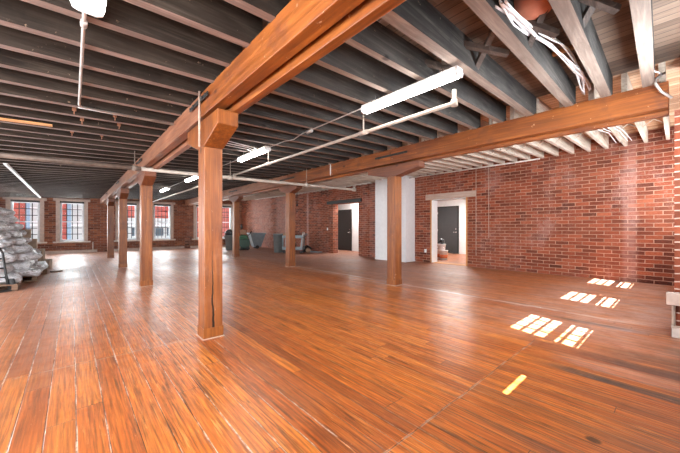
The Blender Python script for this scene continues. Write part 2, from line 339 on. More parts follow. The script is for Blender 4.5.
# ------------------------------------------------------------------ mesh helpers
class MB:
    def __init__(s): s.bm = bmesh.new()
    def box(s, x0, x1, y0, y1, z0, z1, mi=0, dz=None):
        """box; dz(x) adds a slope"""
        f = dz or (lambda x: 0)
        v = [s.bm.verts.new((x, y, z + f(x))) for x, y, z in ((x0,y0,z0),(x1,y0,z0),(x1,y1,z0),(x0,y1,z0),(x0,y0,z1),(x1,y0,z1),(x1,y1,z1),(x0,y1,z1))]
        fs = [s.bm.faces.new([v[i] for i in q]) for q in ((3,2,1,0),(4,5,6,7),(0,1,5,4),(1,2,6,5),(2,3,7,6),(3,0,4,7))]
        for q in fs: q.material_index = mi
        return fs
    def prism(s, pts, a0, a1, axis='X', mi=0):
        """extrude a 2D polygon. axis X: pts=(y,z); Y: pts=(x,z); Z: pts=(x,y)"""
        def P(p, a): return {'X': (a, p[0], p[1]), 'Y': (p[0], a, p[1]), 'Z': (p[0], p[1], a)}[axis]
        A = [s.bm.verts.new(P(p, a0)) for p in pts]; B = [s.bm.verts.new(P(p, a1)) for p in pts]
        n = len(pts); fs = [s.bm.faces.new(A[::-1]), s.bm.faces.new(B)]
        for i in range(n): fs.append(s.bm.faces.new((A[i], A[(i+1) % n], B[(i+1) % n], B[i])))
        for q in fs: q.material_index = mi
    def bar(s, a, b, w, h, mi=0):
        a, b = Vector(a), Vector(b); d = (b-a); L = d.length; d.normalize()
        up = Vector((0, 0, 1)) if abs(d.z) < .95 else Vector((1, 0, 0))
        r = d.cross(up).normalized(); u = r.cross(d)
        vs = []
        for p in (a, b):
            for i, j in ((-1,-1),(1,-1),(1,1),(-1,1)): vs.append(s.bm.verts.new(p + r*i*w/2 + u*j*h/2))
        for q in ((3,2,1,0),(4,5,6,7),(0,1,5,4),(1,2,6,5),(2,3,7,6),(3,0,4,7)):
            s.bm.faces.new([vs[i] for i in q]).material_index = mi
    def tube(s, pts, r, n=10, cap=True):
        pts = [Vector(p) for p in pts]; rings = []
        prev = None
        for i, p in enumerate(pts):
            d = (pts[min(i+1, len(pts)-1)] - pts[max(i-1, 0)]).normalized()
            if prev is None:
                up = Vector((0, 0, 1)) if abs(d.z) < .9 else Vector((1, 0, 0))
                a = d.cross(up).normalized()
            else:
                a = (prev - d*prev.dot(d)).normalized()
            prev = a; c = d.cross(a)
            rr = r[i] if isinstance(r, (list, tuple)) else r
            rings.append([s.bm.verts.new(p + (a*math.cos(t) + c*math.sin(t))*rr) for t in [2*PI*k/n for k in range(n)]])
        for A, B in zip(rings, rings[1:]):
            for k in range(n): s.bm.faces.new((A[k], A[(k+1) % n], B[(k+1) % n], B[k])).smooth = True
        if cap: s.bm.faces.new(rings[0][::-1]); s.bm.faces.new(rings[-1])
    def lathe(s, prof, c=(0, 0, 0), n=24):
        rings = [[s.bm.verts.new((c[0]+r*math.cos(t), c[1]+r*math.sin(t), c[2]+z)) for t in [2*PI*k/n for k in range(n)]] for r, z in prof]
        for A, B in zip(rings, rings[1:]):
            for k in range(n): s.bm.faces.new((A[k], A[(k+1) % n], B[(k+1) % n], B[k])).smooth = True
        s.bm.faces.new(rings[0][::-1]); s.bm.faces.new(rings[-1])
    def build(s, name, mats, parent=None, loc=(0, 0, 0), bevel=0, kind=None, label=None):
        """verts are given in world (or parent) space; loc is subtracted so the origin sits there"""
        bmesh.ops.recalc_face_normals(s.bm, faces=s.bm.faces)
        if any(loc): bmesh.ops.translate(s.bm, verts=s.bm.verts, vec=-Vector(loc))
        me = bpy.data.meshes.new(name); s.bm.to_mesh(me); s.bm.free()
        for m in (mats if isinstance(mats, (list, tuple)) else [mats]): me.materials.append(m)
        o = bpy.data.objects.new(name, me); COL.objects.link(o); o.location = loc
        if parent: o.parent = parent
        if bevel:
            b = o.modifiers.new('bevel', 'BEVEL'); b.width = bevel; b.segments = 2; b.limit_method = 'ANGLE'
        if kind: o['kind'] = kind
        if label: o['label'] = label
        return o
def empty(name, loc, label=None, cat=None, group=None, kind=None, rz=0):
    o = bpy.data.objects.new(name, None); COL.objects.link(o); o.location = loc; o.rotation_euler.z = rz
    o.empty_display_size = .1
    return tag(o, label, cat, group, kind)
def tag(o, label=None, cat=None, group=None, kind=None):
    if label: o['label'] = label
    if cat: o['category'] = cat
    if group: o['group'] = group
    if kind: o['kind'] = kind
    return o
def kids(o): return [c for c in bpy.data.objects if c.parent == o]
def copy_tree(o, parent=None):
    c = o.copy(); COL.objects.link(c)
    if parent: c.parent = parent
    for ch in kids(o): copy_tree(ch, c)
    return c
def rbox(mb, *a, **k): mb.box(*a, **k)

# ------------------------------------------------------------------ dimensions
XA, XB, XW, XL = 1.16, 5.12, 9.3, -3.0       # column rows, right wall, left wall
YF, YN = 19.5, -.35                           # far (window) wall, near wall inner faces
SL = .0455
def zj(x): return 2.615 + SL*x                # underside of the joists: the roof slopes up to the right
JD = .27
POST_A = [3.5, 7.42, 11.3, 15.2]
POST_B = [4.05, 8.13, 12.35]

# floor, streets
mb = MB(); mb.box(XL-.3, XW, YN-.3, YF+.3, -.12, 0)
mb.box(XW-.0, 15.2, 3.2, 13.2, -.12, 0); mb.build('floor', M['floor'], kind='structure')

# ------------------------------------------------------------------ walls
def wall_x(mb, X, T, y0, y1, z0, z1, ops, slope=None):
    """wall whose inner face is x=X, thickness T (sign = outward), openings (ya,yb,za,zb)"""
    xa, xb = sorted((X, X+T)); ops = sorted(ops); y = y0
    for (a, b, c, d) in ops:
        if a > y: mb.box(xa, xb, y, a, z0, z1)
        if c > z0: mb.box(xa, xb, a, b, z0, c)
        if d < z1: mb.box(xa, xb, a, b, d, z1)
        y = b
    if y < y1: mb.box(xa, xb, y, y1, z0, z1)
def wall_y(mb, Y, T, x0, x1, z0, z1, ops):
    ya, yb = sorted((Y, Y+T)); x = x0
    for (a, b, c, d) in sorted(ops):
        if a > x: mb.box(x, a, ya, yb, z0, z1)
        if c > z0: mb.box(a, b, ya, yb, z0, c)
        if d < z1: mb.box(a, b, ya, yb, d, z1)
        x = b
    if x < x1: mb.box(x, x1, ya, yb, z0, z1)

D1 = (4.52, 5.74, 2.17); D2 = (9.30, 11.02, 2.33)
mb = MB(); wall_x(mb, XW, .32, YN-.3, 11.36, 0, 3.45, [(D1[0], D1[1], 0, D1[2]), (D2[0], D2[1], 0, D2[2])])
# beyond the second doorway the wall steps back a little, then runs inwards to the corner
mb.prism([(9.45, 11.36), (9.45, 14.6), (8.5, YF+.01), (9.8, YF+.01), (9.8, 11.36)], 0, 3.45, 'Z')
mb.build('wall_right', M['brick_r'], kind='structure')

WIN = [(-2.02, -1.10), (-.43, .45), (1.83, 2.62), (3.40, 4.25), (5.62, 6.45), (6.95, 7.78)]
WZ0, WZ1 = .56, 2.42
def wtop(x): return WZ1 + (x+1.6)*.018
mb = MB(); wall_y(mb, YF, .35, XL-.3, 9.8, 0, 3.4, [(a, b, WZ0, wtop(a)) for a, b in WIN])
mb.build('wall_far', M['brick_f'], kind='structure')
mb = MB(); wall_x(mb, XL, -.3, YN-.3, YF, 0, 3.2, [(y, y+1.3, .6, 2.35) for y in (1.4, 4.6, 7.8, 14.5)])
mb.build('wall_left', M['brick_f'], kind='structure')
BW = [(3.38, 4.34, 1.39, 2.58), (5.68, 6.64, 1.39, 2.58), (7.88, 8.84, 1.39, 2.58), (1.98, 2.42, 1.60, 1.81), (-1.6, -.4, .9, 2.3), (-2.8, -1.9, .9, 2.3)]
mb = MB(); wall_y(mb, YN, -.12, XL-.3, 9.6, 0, 3.4, BW)
mb.build('wall_near', M['brick_r'], kind='structure')

# ceiling decks (sloping)
def dz(x): return SL*x
mb = MB(); mb.box(XL-.3, XA, YN-.3, YF+.3, 2.615+JD, 2.615+JD+.05, dz=dz); mb.build('ceiling', M['deck_dark'], kind='structure')
mb = MB(); mb.box(XA, XB, YN-.3, YF+.3, 2.615+JD, 2.615+JD+.05, dz=dz); mb.build('ceiling.001', M['deck_mid'], kind='structure')
mb = MB(); mb.box(XB, 9.62, YN-.3, YF+.3, 2.615+JD, 2.615+JD+.05, dz=dz); mb.build('ceiling.002', M['deck_tan'], kind='structure')
# trims along the far wall
mb = MB()
for a, b in ((-2.9, .95), (1.35, 4.95), (5.3, 8.45)): mb.box(a, b, YF-.09, YF, 0, .10); mb.box(a, b, YF-.11, YF, .10, .125)
mb.build('baseboard_far', M['casing'], kind='structure')

# ------------------------------------------------------------------ windows
def window(n, a, b, z0, z1, Y, sgn, panes, sill=True, casing=True, grid=(4, 6), bars=True, rail=.5):
    root = empty('window_%d' % n, ((a+b)/2, Y, z0), kind='structure')
    def bl(mb, name, mat, **k):
        o = mb.build(name, mat, loc=((a+b)/2, Y, z0), **k); o.parent = root; o.location = (0, 0, 0); return o
    gy = Y + sgn*.10                                  # sash plane
    def yb(mb, x0, x1, d0, d1, za, zb):
        y0, y1 = sorted((Y+sgn*d0, Y+sgn*d1)); mb.box(x0, x1, y0, y1, za, zb)
    fw = .045
    f = MB()
    yb(f, a, a+fw, .02, .14, z0, z1); yb(f, b-fw, b, .02, .14, z0, z1); yb(f, a+fw, b-fw, .02, .14, z0, z0+fw); yb(f, a+fw, b-fw, .02, .14, z1-fw, z1)
    bl(f, 'window_frame', M['winwhite'])
    zm = z0 + (z1-z0)*rail
    for q, (za, zb, dd) in enumerate(((z0+fw, zm+.02, .05), (zm-.02, z1-fw, .085))):
        s_ = MB(); sw = .035; x0, x1 = a+fw, b-fw
        yb(s_, x0, x0+sw, dd, dd+.03, za, zb); yb(s_, x1-sw, x1, dd, dd+.03, za, zb)
        yb(s_, x0+sw, x1-sw, dd, dd+.03, za, za+sw); yb(s_, x0+sw, x1-sw, dd, dd+.03, zb-sw, zb)
        bl(s_, 'sash', M['winwhite'])
        g_ = MB(); yb(g_, x0+sw, x1-sw, dd+.012, dd+.018, za+sw, zb-sw); bl(g_, 'glass_pane', M['glass'])
    if bars:
        g_ = MB(); nx, nz = grid
        for i in range(1, nx):
            x = a+fw + (b-a-2*fw)*i/nx; yb(g_, x-.017, x+.017, .122, .136, z0+fw, z1-fw)
        for i in range(1, nz):
            z = z0+fw + (z1-z0-2*fw)*i/nz; yb(g_, a+fw, b-fw, .122, .136, z-.017, z+.017)
        bl(g_, 'window_bars', M['black'])
    if casing:
        c = MB(); cw = .14
        yb(c, a-cw, a, -.03, .02, z0-.02, z1+.04); yb(c, b, b+cw, -.03, .02, z0-.02, z1+.04)
        bl(c, 'casing', M['casing'])
        h = MB(); yb(h, a-cw-.09, b+cw+.09, -.07, .02, z1+.04, z1+.16); bl(h, 'head_casing', M['casing'], bevel=.01)
        r = MB(); yb(r, a, b, -.01, .02, z1-.05, z1+.04); bl(r, 'blind_box', M['blacksteel'])
    if sill:
        s_ = MB(); yb(s_, a-.24, b+.24, -.09, .06, z0-.07, z0-.0); bl(s_, 'window_sill', M['offwhite'], bevel=.01)
    return root
for i, (a, b) in enumerate(WIN): window(i+1, a, b, WZ0, wtop(a), YF, 1, 0)
for i, (a, b, c, d) in enumerate(BW):
    window(i+7, a, b, c, d, YN, -1, 0, sill=False, casing=False, grid=(4, 6 if d-c > .5 else 1), rail=.4 if d-c > .5 else .5, bars=d-c > .5) if d-c > .5 else None
# left wall windows (never in view, they only let the sky in)
for i, y in enumerate((1.4, 4.6, 7.8, 14.5)):
    r = empty('window_%d' % (13+i), (XL, y, .6), kind='structure')
    f = MB()
    for (ya, yb_, za, zb) in ((0, .05, 0, 1.75), (1.25, 1.3, 0, 1.75), (.05, 1.25, 0, .05), (.05, 1.25, 1.7, 1.75), (.05, 1.25, .86, .9), (.63, .66, .05, 1.7)):
        f.box(-.15, -.1, ya, yb_, za, zb)
    f.build('window_frame', M['winwhite'], r)

# ------------------------------------------------------------------ doorways
# right doorway
mb = MB()
mb.box(XW-.01, XW+.33, D1[0]-.045, D1[0], 0, D1[2]); mb.box(XW-.01, XW+.02, D1[1], D1[1]+.04, 0, D1[2])
mb.build('trim_doorway', M['newwood'], kind='structure')
mb = MB(); mb.box(XW+.0, XW+.34, D1[1]-.02, D1[1]+.0, 0, D1[2]-.02); mb.box(XW+.02, XW+.34, D1[0], D1[1]-.02, D1[2]-.02, D1[2])
mb.build('trim_jamb', M['white'], kind='structure')
mb = MB(); mb.box(XW-.04, XW, D1[0]-.32, D1[1]+.22, D1[2], D1[2]+.19)
tag(mb.build('timber_header', M['timberhead'], loc=(XW, (D1[0]+D1[1])/2, D1[2]), bevel=.008), 'pale worn timber header over the nearer doorway in the brick wall', 'lintel')
mb = MB(); mb.box(XW-.06, XW, D2[0]-.2, D2[1]+.4, D2[2], D2[2]+.15)
tag(mb.build('timber_header', M['blacksteel'], loc=(XW, 10, D2[2]), bevel=.005), 'black steel header over the far doorway in the brick wall', 'lintel')
mb = MB(); mb.box(XW, XW+.32, D1[0], D1[1], 0.0, .012); mb.build('trim_threshold', M['newwood'], kind='structure')
# rooms behind
mb = MB()
mb.box(13.55, 13.7, 4.0, 8.3, 0, 2.9); mb.box(XW+.32, 13.7, 8.2, 8.3, 0, 2.9); mb.box(XW+.32, 13.7, 3.9, 4.0, 0, 2.9); mb.box(XW+.32, 13.7, 3.9, 8.3, 2.75, 2.9)
mb.build('wall_side_room', M['white'], kind='structure')
mb = MB(); mb.box(13.53, 13.55, 4.0, 6.9, 0, .12); mb.box(13.53, 13.55, 7.8, 8.2, 0, .12); mb.build('baseboard_side_room', M['white'], kind='structure')
mb = MB()
mb.box(11.0, 11.15, 8.8, 13.1, 0, 2.9); mb.box(XW+.32, 11.15, 13.0, 13.1, 0, 2.9); mb.box(XW+.32, 11.15, 8.7, 8.8, 0, 2.9); mb.box(XW+.32, 11.15, 8.7, 13.1, 2.75, 2.9)
mb.build('wall_back_hall', M['white'], kind='structure')
def door(n, X, y0, y1, h, mat, hy):
    r = empty('door_%d' % n, (X, (y0+y1)/2, 0), kind='structure')
    w = (y1-y0)/2
    m_ = MB(); m_.box(-.04, 0, -w, w, .01, h); m_.build('door_leaf', mat, r, bevel=.004)
    m_ = MB()
    for a, b, c, d in ((-w-.06, -w, 0, h+.06), (w, w+.06, 0, h+.06), (-w, w, h, h+.06)): m_.box(-.05, 0, a, b, c, d)
    m_.build('door_frame', M['black'] if n == 1 else M['blacksteel'], r)
    m_ = MB(); m_.lathe([(.03, 0), (.03, .01), (.012, .015)], (0, 0, 0), 12); m_.tube([(0, 0, .01), (0, 0, .05), (0, (.1 if hy < 0 else -.1), .05)], .011)
    o = m_.build('door_handle', M['chrome'], r); o.location = (-.04, hy*w*.86, h*.46); o.rotation_euler = (0, -PI/2, 0)
    m_ = MB(); m_.box(-.055, -.04, -.02, .02, -.02, .02); o = m_.build('deadbolt', M['chrome'], r); o.location = (0, hy*w*.86, h*.53)
    m_ = MB()
    for z in (.25, h/2, h-.25): m_.box(-.052, -.04, -hy*w-.02, -hy*w+.02, z-.05, z+.05)
    m_.build('hinge', M['chrome'], r)
door(1, 13.55, 6.98, 8.0, 2.18, M['doordark'], -1)
door(2, 11.0, 11.55, 12.6, 2.12, M['doorblack'], -1)
# boxed white chase beside the doorway
mb = MB(); mb.box(8.75, XW+.01, 6.42, 7.85, 0, 3.4); o = mb.build('wall_chase', M['white'], kind='structure', bevel=.006)
mb = MB(); mb.box(8.735, 8.75, 6.405, 7.85, 0, .05); mb.box(8.735, XW, 6.405, 6.42, 0, .05); mb.build('baseboard_chase', M['white'], kind='structure')

# ------------------------------------------------------------------ posts
PW = .10
ordA = ['foremost', 'second', 'third', 'farthest']
def post(x, y, h, label, base=True, crack=False, hw=PW):
    r = empty('timber_post', (x, y, 0), label, 'post', 'square timber posts carrying the girders')
    m_ = MB(); m_.box(-hw, hw, -hw, hw, 0, h); m_.build('shaft', M['post_crack'] if crack else M['post'], r, bevel=.008)
    m_ = MB(); q = hw+.006
    for a in ((-q, q, -q, -hw), (-q, q, hw, q), (-q, -hw, -hw, hw), (hw, q, -hw, hw)): m_.box(*a, .0, .115)
    m_.build('foot_collar', M['post'], r, bevel=.004, label='short wood blocks nailed round the foot')
    m_ = MB(); q = hw+.016; m_.box(-q, q, -q, q, 0, .008); m_.build('foot_plate', M['timberhead'], r)
    return r
def bolster(x, y, z0, z1, ln, label, mat=None):
    m_ = MB(); h = z1-z0; a = ln/2; zc = z0+h*.5
    m_.prism([(y-PW-.02, z0), (y+PW+.02, z0), (y+a, zc), (y+a, z1), (y-a, z1), (y-a, zc)], x-PW-.003, x+PW+.003, 'X')
    o = m_.build('bolster_block', mat or M['bolster'], loc=(x, y, z0), bevel=.008)
    return tag(o, label, 'bolster', 'bolster blocks between post and girder')
zAb, zAt = 2.365, zj(XA)-.0; zBb, zBt = 2.51, zj(XB)
for i, y in enumerate(POST_A):
    post(XA, y, 2.08, ['thick cracked orange wood post standing foremost in the room', 'second post of the left row, behind the cracked foremost post', 'third post of the left row, between the second and the farthest', 'farthest thin-looking post of the left row, nearest the window wall'][i], crack=(i == 0))
    bolster(XA, y, 2.08, zAb, 1.04 if i == 0 else .95, ['big chamfered block on top of the cracked foremost post', 'chamfered block on the second post of the left row', 'chamfered block on the third post of the left row', 'chamfered block on the farthest post of the left row'][i], M['post'] if i == 0 else None)
for i, y in enumerate(POST_B):
    post(XB, y, 2.28, ['orange wood post in front of the white boxed chase', 'middle post of the right row, before the grey cart', 'far post of the right row, beside the green machine'][i], hw=.11)
    bolster(XB, y, 2.28, zBb, 1.35 if i == 0 else 1.0, ['dark chamfered block on the post before the white chase', 'chamfered block on the middle post of the right row', 'chamfered block on the far post of the right row'][i])

# girders: two-ply timbers, one length from post to post
def girder(x, ys, zb, zt, labels, far_from=1):
    for i, (y0, y1) in enumerate(zip(ys, ys[1:])):
        r = empty('timber_girder', (x, (y0+y1)/2, zb), labels[i], 'girder', 'timber girders on the post rows')
        L = (y1-y0)/2-.003; h = zt-zb; w_ = .105 if x < 2 else .125
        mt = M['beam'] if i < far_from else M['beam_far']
        m_ = MB(); m_.box(-w_, .01, -L, L, .045, h); m_.build('timber_ply', mt, r, bevel=.006)
        m_ = MB(); m_.box(.05, .125, -L, L, 0.0, h); m_.build('timber_ply', mt, r, bevel=.006)
        m_ = MB(); m_.box(.01, .05, -L, L, .09, h); m_.build('packing_strip', M['bolster'], r)
yA = [YN+.0] + POST_A + [YF]; yB = [.10] + POST_B + [YF]
girder(XA, yA, zAb, zAt, ['orange two-ply girder running overhead to the cracked foremost post', 'girder length from the cracked post to the second post of the left row', 'girder length from the second to the third post of the left row', 'girder length from the third to the farthest post of the left row', 'last girder length of the left row, bearing on the window wall'], 1)
girder(XB, yB, zBb, zBt, ['orange girder running from the brick pier to the post before the chase', 'girder length between the first and middle posts of the right row', 'girder length from the middle to the far post of the right row', 'last girder length of the right row, bearing on the window wall'], 2)
# packing on top of row B up to the deck, row A too
for x, nm in ((XA, 'left'), (XB, 'right')):
    pass
# iron splice straps over the posts
def strap(x, y, z, label, ln=.62):
    r = empty('splice_strap', (x-.129, y, z), label, 'strap', 'iron splice straps on the girders')
    m_ = MB(); m_.box(-.006, .004, -ln/2, ln/2, -.022, .022); m_.build('plate', M['black'], r, bevel=.003)
    for k in (-.42, -.25, .25, .42):
        m_ = MB(); m_.lathe([(.016, 0), (.016, .01), (.008, .014)], n=8); o = m_.build('bolt', M['blacksteel'], r); o.rotation_euler = (0, -PI/2, 0); o.location = (-.006, k*ln, 0)
for i, y in enumerate(POST_A): strap(XA, y, 2.57, ['black iron strap on the girder above the cracked foremost post', 'iron strap on the girder above the second left-row post', 'iron strap on the girder above the third left-row post', 'iron strap on the girder above the farthest left-row post'][i])
for i, y in enumerate(POST_B): strap(XB, y, 2.72, ['long black iron strap on the girder above the post before the chase', 'iron strap on the girder above the middle right-row post', 'iron strap on the girder above the far right-row post'][i], .85)
# white strap pipe over the first joint
m_ = MB(); m_.tube([(XA-.14, 3.42, 2.07), (XA-.14, 3.42, 2.66)], .011)
tag(m_.build('riser_conduit', M['timberhead'], loc=(XA-.14, 3.42, 2.07)), 'thin pale vertical conduit on the girder face above the cracked post', 'conduit')
m_ = MB(); m_.box(XB-.133, XB-.125, 6.0, 6.03, 2.55, 2.84)
tag(m_.build('steel_tie', M['housing'], loc=(XB-.13, 6, 2.55)), 'thin white vertical tie on the girder of the right row', 'tie')

# ------------------------------------------------------------------ brick pier at the near right
m_ = MB(); m_.box(5.02, 5.5, YN-.01, .06, 0, zBb+.0); m_.box(5.02, 5.5, YN-.01, .02, zBb, 3.1)
m_.build('wall_pier', M['brick_p'], kind='structure')

# ------------------------------------------------------------------ joists
def joist(x0, x1, y, w, d, mats, name, label, group, lift=0):
    m_ = MB(); xm = (x0+x1)/2
    fs = m_.box(x0, x1, y-w/2, y+w/2, 2.615+lift, 2.615+lift+d, dz=dz)
    if len(mats) > 1: fs[0].material_index = 1
    o = m_.build(name, mats, loc=(xm, y, zj(xm)+lift))
    return tag(o, label, 'joist', group)
def row(x0, x1, ys, w, mats, label, group, lift=0, special=None, d=None):
    src = None
    d = d or JD-lift+.01
    for k, y in enumerate(ys):
        lb = (special or {}).get(k, label)
        if src is None: src = o = joist(x0, x1, y, w, d, mats, 'ceiling_joist', lb, group, lift)
        else:
            o = src.copy(); COL.objects.link(o); o.location.y = y; o['label'] = lb
        o.location.z += R.uniform(-.006, .0)
        xm = (x0+x1)/2; o.rotation_euler.z = .033 if x0 < XB else .01
        o.location.y += .033*(xm - (x1 if x0 < XB else x0)) if x0 < XB else .0
        
ysA = [-.1+.4*k for k in range(49)]
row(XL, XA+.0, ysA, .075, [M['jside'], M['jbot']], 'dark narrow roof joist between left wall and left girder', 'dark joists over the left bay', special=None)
ysM = [.265, .635, 1.01, 1.475] + [1.475+.4*k for k in range(1, 45)]
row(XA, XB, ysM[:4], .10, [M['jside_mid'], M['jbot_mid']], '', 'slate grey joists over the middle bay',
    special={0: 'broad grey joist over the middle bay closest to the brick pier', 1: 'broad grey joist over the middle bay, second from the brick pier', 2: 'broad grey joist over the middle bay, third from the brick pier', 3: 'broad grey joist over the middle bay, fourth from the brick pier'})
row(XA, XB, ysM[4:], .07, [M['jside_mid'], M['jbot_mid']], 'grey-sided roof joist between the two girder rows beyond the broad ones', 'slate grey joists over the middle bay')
ysC = [.18+.32*k for k in range(60)]
row(XB, XW+.05, ysC, .055, [M['jwhite']], 'whitewashed roof joist between right girder and brick wall', 'whitewashed joists over the right bay')
for k in range(9):
    ya, yb_ = ysC[k]+.0275, ysC[k+1]-.0275
    r = empty('strap_bridging', (7.5, (ya+yb_)/2, zj(7.5)), 'thin white crossed straps between whitewashed joists over the right bay', 'bridging', 'white strap bridging between the whitewashed joists')
    h = (yb_-ya)/2
    m_ = MB(); m_.bar((-.03, -h, .02), (-.03, h, .22), .02, .012); m_.build('strap', M['jwhite'], r)
    m_ = MB(); m_.bar((.03, -h, .22), (.03, h, .02), .02, .012); m_.build('strap', M['jwhite'], r)
# cross bridging near the pier
for k, (ya, yb_) in enumerate(((.315, .585), (.685, .96), (1.06, 1.44), (1.51, 1.84))):
    r = empty('cross_bridging', (2.9, (ya+yb_)/2, zj(3.0)), ['crossed dark struts between the first two broad joists by the pier', 'crossed dark struts between the second and third broad joists', 'crossed dark struts between the third and fourth broad joists', 'crossed dark struts just past the fourth broad joist'][k], 'bridging', 'crossed struts between the joists')
    h = (yb_-ya)/2
    m_ = MB(); m_.bar((-.16, -h, .2), (.20, h, .03), .05, .045); m_.build('strut', M['brace'], r)
    m_ = MB(); m_.bar((.10, -h, .05), (-.22, h, .2), .05, .045); m_.build('strut', M['brace'], r)
m_ = MB(); m_.box(3.80, 3.86, .685, .96, 2.615+JD-.03, 2.615+JD, dz=dz); tag(m_.build('timber_batten', M['newwood'], loc=(3.83, .82, zj(3.83)+JD)), 'short orange batten against the roof boards between broad joists', 'batten')
m_ = MB(); m_.box(-1.5, -.2, 5.66, 5.73, 2.595, 2.615, dz=dz); tag(m_.build('timber_batten', M['newwood'], loc=(-.8, 5.7, 2.58)), 'bright orange new-wood strip under a dark joist at upper left', 'batten')

# ------------------------------------------------------------------ light fixtures
def fixture(x, y0, y1, z, label, w=.13):
    L = y1-y0
    r = empty('fluorescent_fixture', (x, (y0+y1)/2, z), label, 'ceiling light', 'surface fluorescent fixtures')
    m_ = MB(); m_.box(-w*.42, w*.42, -L/2, L/2, .045, .085); m_.build('housing', M['housing'], r, bevel=.004)
    m_ = MB(); m_.prism([(-w*.5, .045), (-w*.42, .012), (-w*.25, 0), (w*.25, 0), (w*.42, .012), (w*.5, .045)], -L/2+.02, L/2-.02, 'Y'); m_.build('diffuser', M['diff'], r, label='glowing white lens')
    for s_ in (-1, 1):
        m_ = MB(); ya, yb_ = sorted((s_*(L/2-.02), s_*L/2)); m_.prism([(-w*.52, .05), (-w*.44, .008), (-w*.26, -.004), (w*.26, -.004), (w*.44, .008), (w*.52, .05)], ya, yb_, 'Y'); m_.build('end_cap', M['housing'], r)
        m_ = MB(); m_.tube([(0, s_*L*.35, .08), (0, s_*L*.35, zj(x)-z+.02)], .006, 6); m_.build('hanger', M['chrome'], r)
    return r
fixture(2.68, 1.36, 2.58, 2.60, 'nearest bright long light hanging in the middle bay')
fixture(2.66, 4.98, 6.2, 2.60, 'second bright light along the middle bay, above the conduit jog')
fixture(2.62, 8.80, 10.0, 2.60, 'third light along the middle bay, seen just left of the cracked post')
fixture(2.6, 12.2, 13.35, 2.60, 'farthest small-looking light along the middle bay')
fixture(.075, 1.2, 2.50, 2.56, 'glowing end of a light at the top left of the photo', w=.17)
m_ = MB(); m_.prism([(-.035, 0), (.035, 0), (.025, -.035), (-.025, -.035)], -4.7, 4.7, 'Y')
o = m_.build('ceiling_raceway', M['raceway']); o.location = (-1.05, 14.1, zj(-1.05)-.002); tag(o, 'long thin white raceway fixed under the joists of the left bay', 'raceway')

# ------------------------------------------------------------------ pipes and cables
def pipe(name, pts, r, mat, label, cat='pipe', group=None, fit=None, n=10):
    p0 = Vector(pts[0]); rt = empty(name, p0, label, cat, group)
    m_ = MB(); m_.tube([Vector(p)-p0 for p in pts], r, n); m_.build('tube', mat, rt)
    for f in fit or []:
        a, b = Vector(f[0])-p0, Vector(f[1])-p0; m_ = MB(); m_.tube([a, b], f[2], n); m_.build(f[3] if len(f) > 3 else 'coupling', mat, rt)
    return rt
def zmain(x): return 2.335+.013*x
fit = []
for x in (-1.8, .9, 2.75, 4.9):
    fit.append(((x-.05, 6.95, zmain(x)), (x+.05, 6.95, zmain(x)), .052))
    fit.append(((x, 6.95, zmain(x)+.03), (x, 6.95, zj(x)+.02), .008, 'hanger_rod'))
pipe('sprinkler_main', [(XL, 6.95, zmain(-3)), (1, 6.95, zmain(1))], .043, M['pipebrown'], 'brown sprinkler main crossing the left bay below the joists', fit=fit[:4], n=14)
pipe('sprinkler_main', [(1.0, 6.95, zmain(1)), (6.6, 6.95, zmain(6.6)), (6.75, 6.95, zmain(6.75)), (6.75, 6.95, zmain(6.75)+.12)], .038, M['pipe'], 'cream sprinkler main crossing the middle bay in front of the second post', fit=fit[4:]+[((6.68, 6.95, zmain(6.7)), (6.8, 6.95, zmain(6.7)), .055, 'elbow')], n=14)
zb_ = 2.44
fit = [((2.84, 1.5, zb_-.03), (2.84, 1.5, zb_+.03), .034, 'elbow'), ((2.84, 2.75, zb_), (2.84, 2.75, 2.74), .009, 'hanger_rod'), ((2.84, 2.68, zb_), (2.84, 2.82, zb_), .03), ((2.84, 5.3, zb_), (2.84, 5.3, 2.74), .009, 'hanger_rod'), ((2.84, 5.23, zb_), (2.84, 5.37, zb_), .03), ((2.84, 6.9, zb_-.06), (2.84, 6.9, zb_+.03), .034, 'tee')]
pipe('sprinkler_branch', [(2.84, 7.0, zb_), (2.84, 1.52, zb_), (2.84, 1.5, zb_+.02), (2.84, 1.5, zb_+.13)], .021, M['pipe'], 'cream branch pipe running beside the nearest lights, turned up at its end', fit=fit)
pipe('sprinkler_branch', [(2.84, 7.05, zb_), (2.84, 18.5, zb_)], .021, M['pipe'], 'cream branch pipe continuing towards the window wall past the main')
pipe('sprinkler_branch', [(8.9, 2.4, 2.96), (8.9, 6.38, 2.96)], .02, M['offwhite'], 'cream pipe under the whitewashed joists right of the white chase')
pipe('sprinkler_branch', [(8.55, 7.9, 2.93), (8.35, 17.2, 2.93)], .018, M['offwhite'], 'long cream pipe under the right bay joists beyond the white chase')
pipe('sprinkler_branch', [(6.2, 7.4, 2.72), (6.2, 18.5, 2.72)], .018, M['pipe'], 'thin pipe under the right bay joists behind the main')
pipe('light_conduit', [(2.72, 2.6, 2.70), (2.74, 4.0, 2.70), (2.74, 4.25, 2.66), (2.68, 4.45, 2.66), (2.67, 4.98, 2.66)], .008, M['conduit'], 'thin conduit with a jog joining the two nearest lights', 'conduit', fit=[((2.74, 3.75, 2.69), (2.74, 3.87, 2.69), .03, 'junction_box')])
pipe('light_conduit', [(2.66, 6.2, 2.66), (2.62, 8.8, 2.66)], .008, M['conduit'], 'thin conduit joining the second and third lights', 'conduit')
pipe('light_conduit', [(2.62, 10.0, 2.66), (2.6, 12.2, 2.66)], .008, M['conduit'], 'thin conduit joining the third and farthest lights', 'conduit')
